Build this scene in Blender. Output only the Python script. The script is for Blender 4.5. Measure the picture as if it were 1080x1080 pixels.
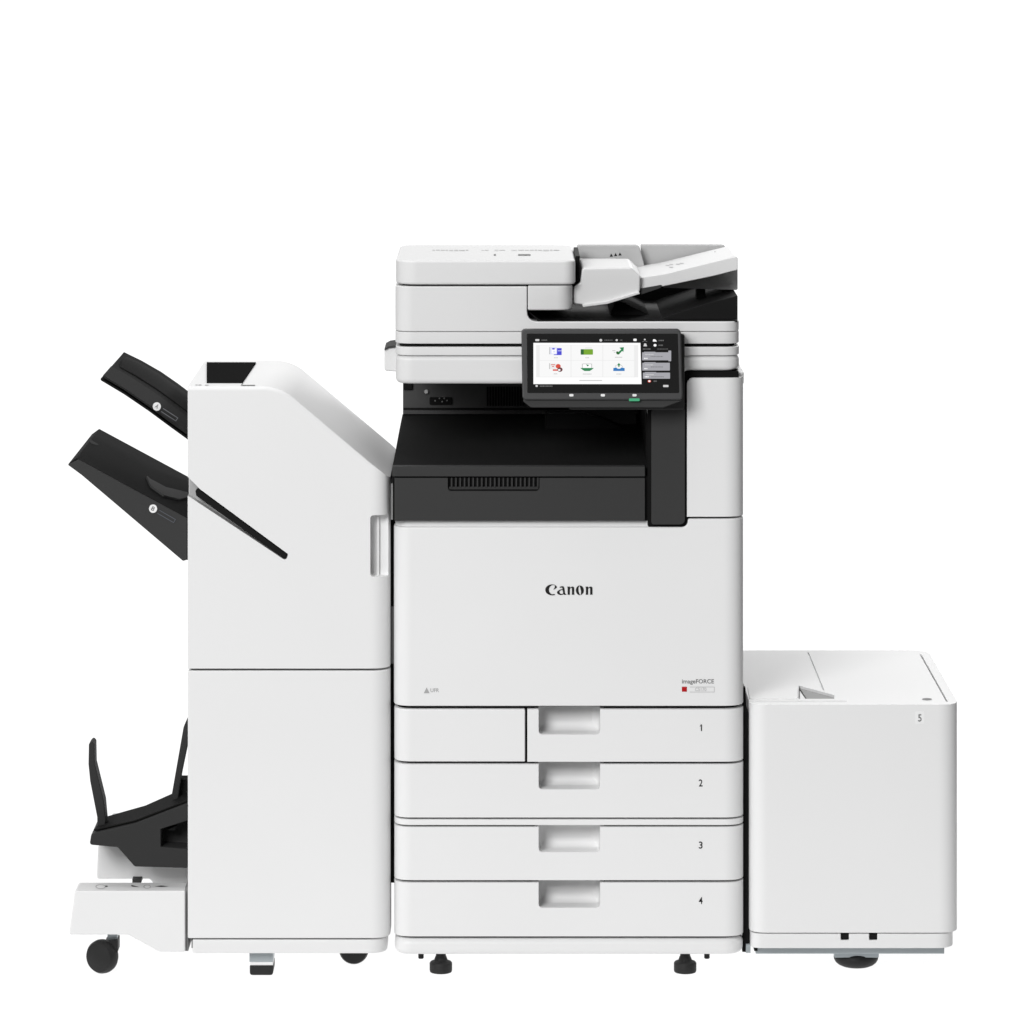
import bpy, bmesh, math, random
from mathutils import Vector, Matrix
random.seed(4)
for o in list(bpy.data.objects):
    bpy.data.objects.remove(o, do_unlink=True)
scn = bpy.context.scene
COL = scn.collection

# ------------------------------------------------------------------ camera
# working frame: metres; the plane Y = 0 is the front of the copier, S metres per photo pixel there
D, S, VX, VY, GY = 7.5, 0.0017, 530.0, -90.0, 1033.0
CAMZ = (GY - VY) * S
cam = bpy.data.cameras.new('camera')
cam.sensor_width = 36
cam.lens = 36 * (D / S) / 1080
cam.shift_x = (540 - VX) / 1080
cam.shift_y = -(540 - VY) / 1080
cam.clip_end = 200
camo = bpy.data.objects.new('camera', cam)
COL.objects.link(camo)
camo.location = (0, -D, CAMZ)
camo.rotation_euler = (math.radians(90), 0, 0)
scn.camera = camo

# ------------------------------------------------------------------ world: white background behind, shaped dim light elsewhere, darkest at right
W_BACK, W_LEFT, W_RIGHT = 1.12, 0.45, 0.06
wd = bpy.data.worlds.new('World')
scn.world = wd
wd.use_nodes = True
nt = wd.node_tree
nt.nodes.clear()
out = nt.nodes.new('ShaderNodeOutputWorld')
bg = nt.nodes.new('ShaderNodeBackground')
tc = nt.nodes.new('ShaderNodeTexCoord')
sep = nt.nodes.new('ShaderNodeSeparateXYZ')
nt.links.new(tc.outputs['Generated'], sep.inputs[0])
mr = nt.nodes.new('ShaderNodeMapRange'); mr.interpolation_type = 'SMOOTHSTEP'
mr.inputs['From Min'].default_value = 0.80; mr.inputs['From Max'].default_value = 0.92
nt.links.new(sep.outputs['Y'], mr.inputs['Value'])
mx = nt.nodes.new('ShaderNodeMapRange'); mx.interpolation_type = 'SMOOTHSTEP'
mx.inputs['From Min'].default_value = -0.7; mx.inputs['From Max'].default_value = 0.7
mx.inputs['To Min'].default_value = W_LEFT; mx.inputs['To Max'].default_value = W_RIGHT
nt.links.new(sep.outputs['X'], mx.inputs['Value'])
mix = nt.nodes.new('ShaderNodeMix'); mix.data_type = 'FLOAT'
nt.links.new(mr.outputs[0], mix.inputs[0])
mix.inputs[3].default_value = W_BACK
mz = nt.nodes.new('ShaderNodeMapRange'); mz.interpolation_type = 'SMOOTHSTEP'      # made-up dimming of the world's lower part, to darken low fronts
mz.inputs['From Min'].default_value = -0.35; mz.inputs['From Max'].default_value = 0.25
mz.inputs['To Min'].default_value = 0.10; mz.inputs['To Max'].default_value = 1.0
nt.links.new(sep.outputs['Z'], mz.inputs['Value'])
mm = nt.nodes.new('ShaderNodeMath'); mm.operation = 'MULTIPLY'
nt.links.new(mx.outputs[0], mm.inputs[0]); nt.links.new(mz.outputs[0], mm.inputs[1])
nt.links.new(mm.outputs[0], mix.inputs[2])
bg.inputs['Color'].default_value = (1, 1, 1, 1)
nt.links.new(mix.outputs[0], bg.inputs['Strength'])
nt.links.new(bg.outputs[0], out.inputs[0])

# ------------------------------------------------------------------ lamps
def area(name, loc, target, sx, sy, power, col=(1, 1, 1)):
    l = bpy.data.lights.new(name, 'AREA')
    l.shape = 'RECTANGLE'; l.size = sx; l.size_y = sy; l.energy = power; l.color = col
    o = bpy.data.objects.new(name, l)
    COL.objects.link(o)
    o.location = loc
    o.rotation_euler = (Vector(target) - Vector(loc)).to_track_quat('-Z', 'Y').to_euler()
    return o
area('key_softbox', (-2.6, -6.0, 4.0), (0.15, 0.1, 1.0), 2.6, 2.6, 398)
area('overhead_softbox', (-0.3, -0.2, 4.2), (-0.1, 0.2, 0.0), 3.4, 2.4, 52)
area('deck_top_fill', (1.0, 1.9, 2.3), (0.62, 0.25, 0.5), 0.8, 0.8, 24)  # added fill lamp, only there to lift the deck top
area('underfloor_fill', (0, 0.35, -0.6), (0, 0.35, 1.0), 5.6, 4.4, 89)  # added lamp, keeps the floor white even beneath the machines

scn.view_settings.view_transform = 'Standard'
scn.view_settings.look = 'None'
scn.view_settings.exposure = 0
scn.view_settings.gamma = 1
scn.view_settings.use_curve_mapping = False

# ------------------------------------------------------------------ helpers
def k(Y): return (D + Y) / D
def PX(px, Y=0.0): return (px - VX) * S * k(Y)
def PZ(py, Y=0.0): return CAMZ - (py - VY) * S * k(Y)
def P(px, py, Y=0.0): return Vector((PX(px, Y), Y, PZ(py, Y)))
def on_top(px, py, z):                        # point of the horizontal plane z seen at this pixel
    Y = D * ((CAMZ - z) / ((py - VY) * S)) - D
    return Vector((PX(px, Y), Y, z))
def on_plane(px, py, p0, n):                  # point of any plane seen at this pixel
    c = Vector((0, -D, CAMZ)); d = P(px, py, 0) - c
    return c + d * ((p0 - c).dot(n) / d.dot(n))

def fillet(pts, r, n=6):
    """round the corners of a polygon; r is one radius or one per corner"""
    N = len(pts); res = []
    if not isinstance(r, (list, tuple)): r = [r] * N
    for i in range(N):
        p = Vector(pts[i]); a = Vector(pts[i - 1]); b = Vector(pts[(i + 1) % N])
        if r[i] <= 0: res.append(tuple(p)); continue
        u = (a - p).normalized(); v = (b - p).normalized()
        ang = u.angle(v)
        t = min(r[i] / math.tan(ang / 2), 0.49 * (a - p).length, 0.49 * (b - p).length)
        p0 = p + u * t; p1 = p + v * t
        for j in range(n + 1):
            f = j / n
            q = p0 * (1 - f) ** 2 + p * 2 * f * (1 - f) * 0.92 + p * 0.0 + p1 * f ** 2
            w = (1 - f) ** 2 + 2 * f * (1 - f) * 0.92 + f ** 2
            res.append(tuple(q / w))
    return res

def rect(x0, y0, x1, y1, r=0, n=6):
    return fillet([(x0, y0), (x1, y0), (x1, y1), (x0, y1)], r, n)

def slab(bm, A, B):
    """closed solid between two equal rings of 3-D points"""
    va = [bm.verts.new(p) for p in A]; vb = [bm.verts.new(p) for p in B]
    n = len(A)
    bm.faces.new(va); bm.faces.new(vb[::-1])
    for i in range(n):
        j = (i + 1) % n
        bm.faces.new((va[j], va[i], vb[i], vb[j]))
def fix(bm):
    bmesh.ops.recalc_face_normals(bm, faces=bm.faces[:])
    return bm
def prism(pts, Y0, Y1, bm=None):              # front outline (pixels at depth Y0) pushed straight back to Y1
    bm = bm or bmesh.new()
    ref = Y0 if Y0 > -0.015 else 0.0          # cutters start in front of the face they cut but are measured on it
    A = [P(x, y, ref) for x, y in pts]
    slab(bm, [Vector((p.x, Y0, p.z)) for p in A], [Vector((p.x, Y1, p.z)) for p in A])
    return fix(bm)
def plan(x0, x1, y0, y1, Y0, Y1, rl=0.0, rr=0.0, rb=0.0, bm=None):   # box with rounded upright corners
    bm = bm or bmesh.new()
    a, b = PX(x0, Y0), PX(x1, Y0); zt, zb = PZ(y0, Y0), PZ(y1, Y0)
    ring = fillet([(a, Y0), (b, Y0), (b, Y1), (a, Y1)], [rl, rr, rb, rb], 8)
    slab(bm, [Vector((x, y, zb)) for x, y in ring], [Vector((x, y, zt)) for x, y in ring])
    return fix(bm)
def plate(pts3, th, n, bm=None):              # thin solid sheet: outline on its outer face, th along -n
    bm = bm or bmesh.new()
    n = Vector(n).normalized()
    slab(bm, [p + n * th for p in pts3], pts3)
    return fix(bm)
def lathe(c, prof, axis='Z', seg=32, bm=None, rot=None):
    bm = bm or bmesh.new()
    rings = []
    for r, h in prof:
        ring = []
        for i in range(seg):
            t = 2 * math.pi * i / seg
            v = Vector((r * math.cos(t), r * math.sin(t), h))
            if axis == 'Y': v = Vector((v.x, -v.z, v.y))
            if rot: v = rot @ v
            ring.append(bm.verts.new(Vector(c) + v))
        rings.append(ring)
    for a, b in zip(rings, rings[1:]):
        for i in range(seg):
            j = (i + 1) % seg
            bm.faces.new((a[i], a[j], b[j], b[i]))
    bm.faces.new(rings[0][::-1]); bm.faces.new(rings[-1])
    return fix(bm)

def boolean(bm, cutters, op='DIFFERENCE'):
    me = bpy.data.meshes.new('tmp'); bm.to_mesh(me)
    o = bpy.data.objects.new('tmp', me); COL.objects.link(o)
    cs = []
    for cb in cutters:
        m2 = bpy.data.meshes.new('cut'); cb.to_mesh(m2); cb.free()
        c = bpy.data.objects.new('cut', m2); COL.objects.link(c); cs.append(c)
        m = o.modifiers.new('b', 'BOOLEAN'); m.operation = op; m.object = c; m.solver = 'EXACT'
    dg = bpy.context.evaluated_depsgraph_get(); dg.update()
    em = bpy.data.meshes.new_from_object(o.evaluated_get(dg))
    res = bmesh.new(); res.from_mesh(em)
    for x in [o] + cs:
        m_ = x.data; bpy.data.objects.remove(x, do_unlink=True); bpy.data.meshes.remove(m_)
    bpy.data.meshes.remove(em); bm.free()
    bmesh.ops.remove_doubles(res, verts=res.verts[:], dist=1e-5)
    bmesh.ops.dissolve_limit(res, angle_limit=math.radians(0.5), verts=res.verts[:], edges=res.edges[:])
    return res

WORLD = {}
def thing(name, label, cat, loc):
    o = bpy.data.objects.new(name, None); COL.objects.link(o)
    o.location = loc; o.empty_display_size = 0.1
    o['label'] = label; o['category'] = cat
    WORLD[o] = Vector(loc)
    return o
def part(name, bm, mat, parent=None, bevel=0.0025, seg=3, label=None, ang=38, smooth=True):
    me = bpy.data.meshes.new(name)
    off = WORLD.get(parent, Vector((0, 0, 0)))
    bmesh.ops.translate(bm, verts=bm.verts[:], vec=-off)
    bm.to_mesh(me); bm.free()
    o = bpy.data.objects.new(name, me); COL.objects.link(o)
    for m in (mat if isinstance(mat, (list, tuple)) else [mat]): me.materials.append(m)
    if parent: o.parent = parent; WORLD[o] = off
    if smooth:
        for f in me.polygons: f.use_smooth = True
        me.set_sharp_from_angle(angle=math.radians(ang))
    if bevel:
        b = o.modifiers.new('bevel', 'BEVEL'); b.width = bevel; b.segments = seg
        b.limit_method = 'ANGLE'; b.angle_limit = math.radians(ang); b.use_clamp_overlap = True
        b.miter_outer = 'MITER_ARC'
        w = o.modifiers.new('wn', 'WEIGHTED_NORMAL'); w.keep_sharp = False
    if label: o['label'] = label
    return o
def text_bm(s, x0, y0, x1, y1, to3, th=0.0004, n=(0, -1, 0), bold=0.012):
    """lettering fitted into a pixel box; to3 maps a pixel to the surface"""
    cu = bpy.data.curves.new('t', 'FONT'); cu.body = s; cu.resolution_u = 4; cu.offset = bold
    o = bpy.data.objects.new('t', cu); COL.objects.link(o)
    dg = bpy.context.evaluated_depsgraph_get(); dg.update()
    me = bpy.data.meshes.new_from_object(o.evaluated_get(dg))
    bpy.data.objects.remove(o, do_unlink=True)
    bm = bmesh.new(); bm.from_mesh(me); bpy.data.meshes.remove(me)
    xs = [v.co.x for v in bm.verts]; ys = [v.co.y for v in bm.verts]
    ax, bx, ay, by = min(xs), max(xs), min(ys), max(ys)
    sx = (x1 - x0) / (bx - ax); sy = (y1 - y0) / (by - ay)
    n = Vector(n).normalized()
    for v in bm.verts:
        v.co = to3(x0 + (v.co.x - ax) * sx, y1 - (v.co.y - ay) * sy) + n * th
    return bm
def join(bms):
    out_ = bmesh.new()
    for b in bms:
        me = bpy.data.meshes.new('j'); b.to_mesh(me); b.free(); out_.from_mesh(me); bpy.data.meshes.remove(me)
    return out_
def flat_polys(polys, to3, n=(0, -1, 0), th=0.0005, step=0.00004):
    """coloured flat marks: (points, material index), each a hair above the one before"""
    bm = bmesh.new(); n = Vector(n).normalized()
    for i, (pts, mi) in enumerate(polys):
        f = bm.faces.new([bm.verts.new(to3(x, y) + n * (th + i * step)) for x, y in pts])
        f.material_index = mi
        f.normal_update()
        if f.normal.dot(n) < 0: f.normal_flip()
    return bm

# ------------------------------------------------------------------ materials
def plastic(name, col, rough=0.45, spec=0.4, grain=0.02, bump=0.02, scale=900):
    m = bpy.data.materials.new(name); m.use_nodes = True
    t = m.node_tree; b = t.nodes['Principled BSDF']
    tcn = t.nodes.new('ShaderNodeTexCoord')
    nz = t.nodes.new('ShaderNodeTexNoise'); nz.inputs['Scale'].default_value = 3.0; nz.inputs['Detail'].default_value = 4
    t.links.new(tcn.outputs['Object'], nz.inputs['Vector'])
    rp = t.nodes.new('ShaderNodeMapRange')
    rp.inputs['To Min'].default_value = 1 - grain; rp.inputs['To Max'].default_value = 1 + grain
    t.links.new(nz.outputs['Fac'], rp.inputs['Value'])
    vm = t.nodes.new('ShaderNodeVectorMath'); vm.operation = 'SCALE'
    vm.inputs[0].default_value = col
    t.links.new(rp.outputs[0], vm.inputs['Scale'])
    t.links.new(vm.outputs[0], b.inputs['Base Color'])
    rr = t.nodes.new('ShaderNodeMapRange')
    rr.inputs['To Min'].default_value = rough - 0.05; rr.inputs['To Max'].default_value = rough + 0.05
    t.links.new(nz.outputs['Fac'], rr.inputs['Value']); t.links.new(rr.outputs[0], b.inputs['Roughness'])
    b.inputs['Specular IOR Level'].default_value = spec
    if bump:
        n2 = t.nodes.new('ShaderNodeTexNoise'); n2.inputs['Scale'].default_value = scale; n2.inputs['Detail'].default_value = 2
        t.links.new(tcn.outputs['Object'], n2.inputs['Vector'])
        bp = t.nodes.new('ShaderNodeBump'); bp.inputs['Strength'].default_value = bump; bp.inputs['Distance'].default_value = 0.001
        t.links.new(n2.outputs['Fac'], bp.inputs['Height']); t.links.new(bp.outputs[0], b.inputs['Normal'])
    return m
def ink(name, col, emit=0.0, rough=0.5):
    m = bpy.data.materials.new(name); m.use_nodes = True
    b = m.node_tree.nodes['Principled BSDF']
    b.inputs['Base Color'].default_value = (*col, 1); b.inputs['Roughness'].default_value = rough
    b.inputs['Specular IOR Level'].default_value = 0.25
    if emit:
        b.inputs['Base Color'].default_value = (0.01, 0.01, 0.01, 1)
        b.inputs['Emission Color'].default_value = (*col, 1); b.inputs['Emission Strength'].default_value = emit
    return m
WHITE = plastic('white_plastic', (0.79, 0.79, 0.79))
WHITE2 = plastic('white_plastic_warm', (0.70, 0.70, 0.70))
LGREY = plastic('light_grey_plastic', (0.42, 0.42, 0.42))
MGREY = plastic('mid_grey_plastic', (0.2, 0.2, 0.2))
DARK = plastic('charcoal_plastic', (0.042, 0.042, 0.042), 0.6, 0.12, 0.05, 0.05)
PANEL = plastic('panel_bezel_plastic', (0.040, 0.040, 0.041), 0.45, 0.3, 0.05, 0.05)
TRAY = plastic('tray_plastic', (0.012, 0.012, 0.012), 0.75, 0.06, 0.06, 0.05)
TRAY2 = plastic('tray_edge_plastic', (0.020, 0.020, 0.020), 0.75, 0.06, 0.06, 0.05)
BAYW = plastic('bay_wall_plastic', (0.06, 0.06, 0.06), 0.6, 0.15, 0.05, 0.05)
INLAY = plastic('matt_black_plastic', (0.014, 0.014, 0.014), 0.95, 0.0, 0.06, 0.05)
BLACK = plastic('black_plastic', (0.005, 0.005, 0.005), 0.6, 0.1, 0.06, 0.03)
WALL = plastic('inner_wall_plastic', (0.03, 0.03, 0.03), 0.6, 0.15, 0.05, 0.05)
RUBBER = plastic('black_rubber', (0.014, 0.014, 0.014), 0.55, 0.3, 0.08, 0.1, 500)
CORE = plastic('seam_grey_plastic', (0.12, 0.12, 0.12), 0.6, 0.2)
METAL = plastic('zinc_steel', (0.42, 0.46, 0.48), 0.4, 0.5)
METAL.node_tree.nodes['Principled BSDF'].inputs['Metallic'].default_value = 0.5
GLASS = plastic('black_glass', (0.008, 0.008, 0.008), 0.12, 0.35, 0.02, 0)
INK = ink('black_ink', (0.012, 0.012, 0.012))
GINK = ink('grey_ink', (0.16, 0.16, 0.16))
PINK = ink('pale_grey_ink', (0.5, 0.5, 0.5))
FAINT = ink('faint_grey_ink', (0.58, 0.58, 0.58))
RED = ink('red_ink', (0.42, 0.005, 0.008))
STICK = ink('white_sticker', (0.84, 0.84, 0.84))
WINK = ink('white_ink', (0.75, 0.75, 0.75))
OUTL = ink('slate_ink', (0.09, 0.095, 0.11))

# ------------------------------------------------------------------ the setting: a white floor, made translucent so the added lamp below whitens it
fm = bpy.data.materials.new('translucent_white'); fm.use_nodes = True
t = fm.node_tree; t.nodes.clear()
fo = t.nodes.new('ShaderNodeOutputMaterial')
df = t.nodes.new('ShaderNodeBsdfDiffuse'); df.inputs['Color'].default_value = (0.9, 0.9, 0.9, 1)
tl = t.nodes.new('ShaderNodeBsdfTranslucent')
nz = t.nodes.new('ShaderNodeTexNoise'); nz.inputs['Scale'].default_value = 6
rp = t.nodes.new('ShaderNodeMapRange'); rp.inputs['To Min'].default_value = 0.93; rp.inputs['To Max'].default_value = 0.97
t.links.new(nz.outputs['Fac'], rp.inputs['Value']); t.links.new(rp.outputs[0], tl.inputs['Color'])
ms = t.nodes.new('ShaderNodeMixShader'); ms.inputs[0].default_value = 0.88
t.links.new(df.outputs[0], ms.inputs[1]); t.links.new(tl.outputs[0], ms.inputs[2]); t.links.new(ms.outputs[0], fo.inputs[0])
bm = bmesh.new()
bm.faces.new([bm.verts.new(v) for v in ((-2.6, -0.08, 0), (2.6, -0.08, 0), (2.6, 1.3, 0), (-2.6, 1.3, 0))])
fl = part('floor', bm, fm, None, 0, smooth=False)
fl['kind'] = 'structure'

# ================================================================== COPIER
cop = thing('office_copier', 'tall white office copier with touch screen, dark output bay and four numbered paper drawers', 'copier', (PX(600), 0.3, 0))
RL, RR = 0.032, 0.036
ch = boolean(plan(419, 780, 552, 1001, 0.012, 0.58, RL, RR), [prism(rect(564, y - 2, 637, y + 29), -0.1, 0.052) for y in (748.2, 806.1, 872.3, 930.9)])
part('chassis', join([ch, plan(684, 780, 394, 556, 0.014, 0.5, 0, RR)]), BLACK, cop, 0)
part('base_plinth', plan(416, 784.6, 990.3, 1007.5, 0.001, 0.58, RL, RR, 0.02), WHITE, cop, 0.011, 5)

def drawer(x0, x1, y0, y1, num=None, handle=True, rl=RL, rr=RR, name='paper_drawer'):
    b = plan(x0, x1, y0, y1, 0, 0.575, rl, rr)
    if handle:
        c = prism(fillet([(568, y0 - 6), (633, y0 - 6), (633, y0 + 26.5), (568, y0 + 26.5)], [0, 0, 4.5, 4.5]), -0.02, 0.048)
        bk = [e for e in c.edges if all(v.co.y > 0.03 for v in e.verts)]
        bmesh.ops.bevel(c, geom=bk, offset=0.015, segments=6, affect='EDGES', profile=0.5)
        b = boolean(b, [fix(c)])
    o = part(name, b, WHITE, cop, 0.0022, 3, label='white paper drawer numbered %d' % num)
    if num:
        yc = (y0 + y1) / 2 - 7 + (num == 1) * 0
        nb = text_bm(str(num), 737 if num != 1 else 738.1, {1: 764, 2: 822, 3: 887.5, 4: 946}[num], 741 if num != 1 else 739.6, {1: 771, 2: 829.5, 3: 895, 4: 953.5}[num], lambda x, y: P(x, y, 0))
        if num == 1:
            nb.free(); nb = flat_polys([([(737.9, 766.4), (739.2, 764), (740.4, 764), (740.4, 771), (739.2, 771), (739.2, 765.8)], 0)], lambda x, y: P(x, y, 0), th=0.0004)
        part('drawer_number', nb, INK, o, 0, smooth=False)
    return o
drawer(415.4, 785, 930.9, 987.6, 4)
drawer(415.4, 785, 872.3, 928.3, 3)
part('divider_strip', plan(415.4, 785, 864.4, 870.4, 0, 0.575, RL, RR), WHITE, cop, 0.0015, 3)
drawer(415.4, 785, 806.1, 862.2, 2)
drawer(556.2, 785, 748.2, 803.4, 1, rl=0)
part('drawer_side_panel', plan(415.4, 553.8, 748.2, 803.4, 0, 0.575, RL, 0), WHITE, cop, 0.0022, 3)

# front cover, stepped at the right
b = plan(415, 785, 547.3, 744.8, 0, 0.575, RL, RR)
b = boolean(b, [prism(fillet([(400, 540), (725.5, 540), (725.5, 556), (400, 556)], [0, 0, 7, 0]), -0.1, 0.5)])
cover = part('front_cover', b, WHITE, cop, 0.0028, 3)
# maker's lettering, drawn glyph by glyph
L = lambda x, y: P(570 + x / 17.42, 608 + y / 17.42, 0)
def arc(cx, cy, rx, ry, a0, a1, n=14, sl=0.0):
    res_ = []
    for i in range(n + 1):
        a = math.radians(a0 + (a1 - a0) * i / n)
        y = cy - ry * math.sin(a)
        res_.append((cx + rx * math.cos(a) + sl * (y - cy), y))
    return res_
def stem_n(dx):
    return [[(486 + dx, 192), (500 + dx, 186), (541 + dx, 186), (541 + dx, 326), (546 + dx, 334), (494 + dx, 334), (499 + dx, 326), (499 + dx, 200)],
            [(541 + dx, 212), (556 + dx, 196), (580 + dx, 186), (604 + dx, 187), (620 + dx, 204), (621 + dx, 326), (627 + dx, 334), (573 + dx, 334), (578 + dx, 326), (577 + dx, 218), (569 + dx, 207), (555 + dx, 212), (541 + dx, 228)]]
glyphs = [
    arc(215, 246, 127, 100, 62, 298, 22) + [(262, 326), (236, 322)] + arc(232, 243, 76, 86, 262, 98, 14) + [(236, 158), (256, 158)],
    [(268, 160), (286, 172), (306, 188), (298, 204), (284, 219), (262, 230), (236, 242), (256, 214), (264, 190), (262, 170)],
    [(350, 196), (374, 182), (404, 177), (428, 187), (440, 212), (446, 262), (452, 304), (464, 322), (478, 328), (474, 335), (434, 337), (420, 324), (412, 282), (407, 236), (398, 208), (380, 202), (360, 208)],
    [(408, 234), (376, 236), (340, 250), (312, 272), (302, 290), (308, 310), (332, 330), (368, 341), (398, 338), (422, 326), (416, 312), (392, 322), (368, 316), (353, 300), (350, 280), (362, 260), (384, 250), (409, 250)],
    [(716, 166)] + arc(722, 254, 72, 88, 98, 258, 14) + [(732, 343), (714, 312), (699, 262), (698, 214)],
    [(716, 166)] + arc(722, 254, 76, 88, 82, -78, 14) + [(734, 343), (744, 318), (744, 268), (732, 214)],
] + stem_n(0) + stem_n(335)
bm = bmesh.new()
for g in glyphs:
    A = [L(x, y) + Vector((0, -0.0006, 0)) for x, y in g]
    slab(bm, A, [p + Vector((0, 0.0005, 0)) for p in A])
part('logo_lettering', fix(bm), INK, cover, 0, smooth=False)
part('model_lettering', text_bm('imageFORCE', 719.3, 716.3, 753, 722.2, lambda x, y: P(x, y, 0)), GINK, cover, 0, smooth=False)
fr = []
for (x0, y0, x1, y1) in ((727.5, 724.3, 753.5, 724.8), (727.5, 729.6, 753.5, 730.1), (753.1, 724.3, 753.6, 730.1)):
    fr.append((rect(x0, y0, x1, y1), 1))
plq = join([flat_polys([(rect(719.2, 724.3, 724.4, 729.5), 0)] + fr, lambda x, y: P(x, y, 0))])
tx = text_bm('C5170', 733, 725.2, 745, 728.9, lambda x, y: P(x, y, 0))
for f in tx.faces: f.material_index = 1
part('model_plate', join([plq, tx]), [RED, PINK], cover, 0, smooth=False)
bm = join([flat_polys([([(447, 731), (450, 725), (453, 731)], 0)], lambda x, y: P(x, y, 0)),
           text_bm('UFR', 454, 726, 463, 730, lambda x, y: P(x, y, 0))])
part('driver_mark', bm, ink('soft_grey_ink', (0.38, 0.38, 0.38)), cover, 0, smooth=False)

# output bay
part('bay_sill', plan(416.5, 685, 548.6, 558, 0.009, 0.2, RL, 0), WHITE, cop, 0.001)
part('bay_plinth', plan(414, 690, 502, 549.2, 0.0075, 0.4, 0.01, 0), BLACK, cop, 0)
b = plan(416, 680.3, 504.2, 549.4, -0.001, 0.007, 0.004, 0.0)
b = boolean(b, [prism(fillet([(472.5, 498), (569, 498), (569, 518), (472.5, 518)], [0, 0, 4, 4]), -0.05, 0.05)])
bayf = part('bay_front', b, DARK, cop, 0.001, 2)
bm = bmesh.new()
for i in range(21):
    x = 475.5 + i * 4.55
    prism(rect(x, 504, x + 1.6, 513.5), 0.002, 0.0072, bm)
prism(rect(473.5, 513.5, 568, 516.2), 0.004, 0.0072, bm)
part('grip_ribs', bm, DARK, bayf, 0)
part('bay_lip', plan(413.6, 680.3, 492, 502.6, -0.001, 0.02, 0.006, 0), DARK, cop, 0.001, 2)
bm = bmesh.new()
Yb = 0.44
pts = []
top = []
N = 12
for i in range(N + 1):
    f = i / N
    Y = 0.018 + (Yb - 0.018) * f
    pyc = 491.6 + (437 - 491.6) * f - 3.0 * math.sin(math.pi * f)
    xl = 413.8 + (424.5 - 413.8) * (f ** 0.85)
    top.append((P(xl, pyc, Y), P(686, pyc, Y)))
vs = [[bm.verts.new(q) for q in row] + [bm.verts.new(row[1] - Vector((0, 0, 0.03))), bm.verts.new(row[0] - Vector((0, 0, 0.03)))] for row in top]
for a, c in zip(vs, vs[1:]):
    for i in range(4):
        j = (i + 1) % 4
        bm.faces.new((a[i], a[j], c[j], c[i]))
bm.faces.new(vs[0][::-1]); bm.faces.new(vs[-1])
part('output_tray', fix(bm), TRAY, cop, 0, ang=50)
wl = part('bay_rear_wall', prism([(425, 400), (690, 400), (690, 440), (425, 440)], Yb, 0.58), BAYW, cop, 0.001)
part('wall_ledge', prism(rect(425, 433, 690, 437), Yb - 0.012, Yb + 0.01), BAYW, wl, 0.001)
part('wall_groove', prism(rect(425.2, 430.3, 690, 432.8), Yb - 0.004, Yb + 0.01), BLACK, wl, 0)
bm = bmesh.new()
for i in range(14):
    prism(rect(513.5 + i * 2.9, 408, 515.1 + i * 2.9, 428), Yb - 0.003, Yb + 0.01, bm)
part('vent_grille', bm, BLACK, wl, 0)
part('screw', lathe(P(449.8, 413.2, Yb - 0.002), [(0.0042, -0.003), (0.0042, 0.001), (0.003, 0.003)], 'Y', 16), LGREY, wl, 0)
bm = join([prism(rect(453, 419, 477, 427, 1.5), Yb - 0.003, Yb + 0.002)])
sk = part('socket_plate', bm, BLACK, wl, 0)
bm = bmesh.new()
for x, y in ((459, 422.8), (466.4, 423.6), (471.4, 422.5), (463.5, 420.2), (468.6, 420)):
    lathe(P(x, y, Yb - 0.004), [(0.0016, -0.001), (0.0012, 0.0012)], 'Y', 10, bm)
part('socket_pins', bm, MGREY, wl, 0)
part('corner_bracket', prism(rect(425.5, 404, 435, 411), Yb - 0.006, Yb + 0.01), BLACK, wl, 0.001)
# right wall of the bay with the curved paper guide
part('bay_side_wall', prism(rect(681.5, 404, 690, 500), 0.02, 0.5), BLACK, cop, 0)
part('paper_guide', prism(fillet([(575, 436), (616, 436), (640, 443.5), (661, 453.5), (664, 458), (664, 473), (640, 463), (616, 453.5), (575, 453)], [0, 20, 0, 4, 2, 0, 0, 20, 0]), 0.30, 0.34), BLACK, cop, 0.001)
part('guide_plate', prism([(600, 430), (670, 430), (673, 474), (660, 470), (600, 452)], 0.345, 0.36), WALL, cop, 0)
part('hinge_pin', prism([(681.2, 429), (683, 429), (685, 440), (683.5, 440)], 0.01, 0.016), LGREY, cop, 0)

# right post and column
part('post_backing', prism(fillet([(683, 426), (726, 426), (726, 556), (683, 556)], [0, 0, 7, 3]), 0.0045, 0.05), BLACK, cop, 0)
part('arm_post', prism(fillet([(687, 430.5), (722.6, 430.5), (722.6, 553.3), (687, 553.3)], [5, 2, 6, 3]), -0.003, 0.02), DARK, cop, 0.0015, 3)
b = plan(724.6, 785, 398.8, 545, 0, 0.575, 0, RR)
cc = [(718, 392)] + [(724.6, 392)][:0]
corner = [(720, 395), (731.6, 395), (731.6, 398.8)] + [(731.6 - 7 * math.sin(math.radians(a)), 405.8 - 7 * math.cos(math.radians(a))) for a in range(10, 91, 10)] + [(720, 405.8)]
b = boolean(b, [prism(corner, -0.1, 0.5)])
part('side_column', b, WHITE, cop, 0.0028, 3)
part('column_rear_cap', plan(778, 784.6, 392.5, 405, 0.03, 0.3, 0, 0.006), WHITE, cop, 0.002)
part('column_recess', prism(fillet([(722, 391.5), (779, 391.5), (779, 402), (722, 402)], [6, 0, 0, 0]), 0.010, 0.06), BLACK, cop, 0.001)

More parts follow.
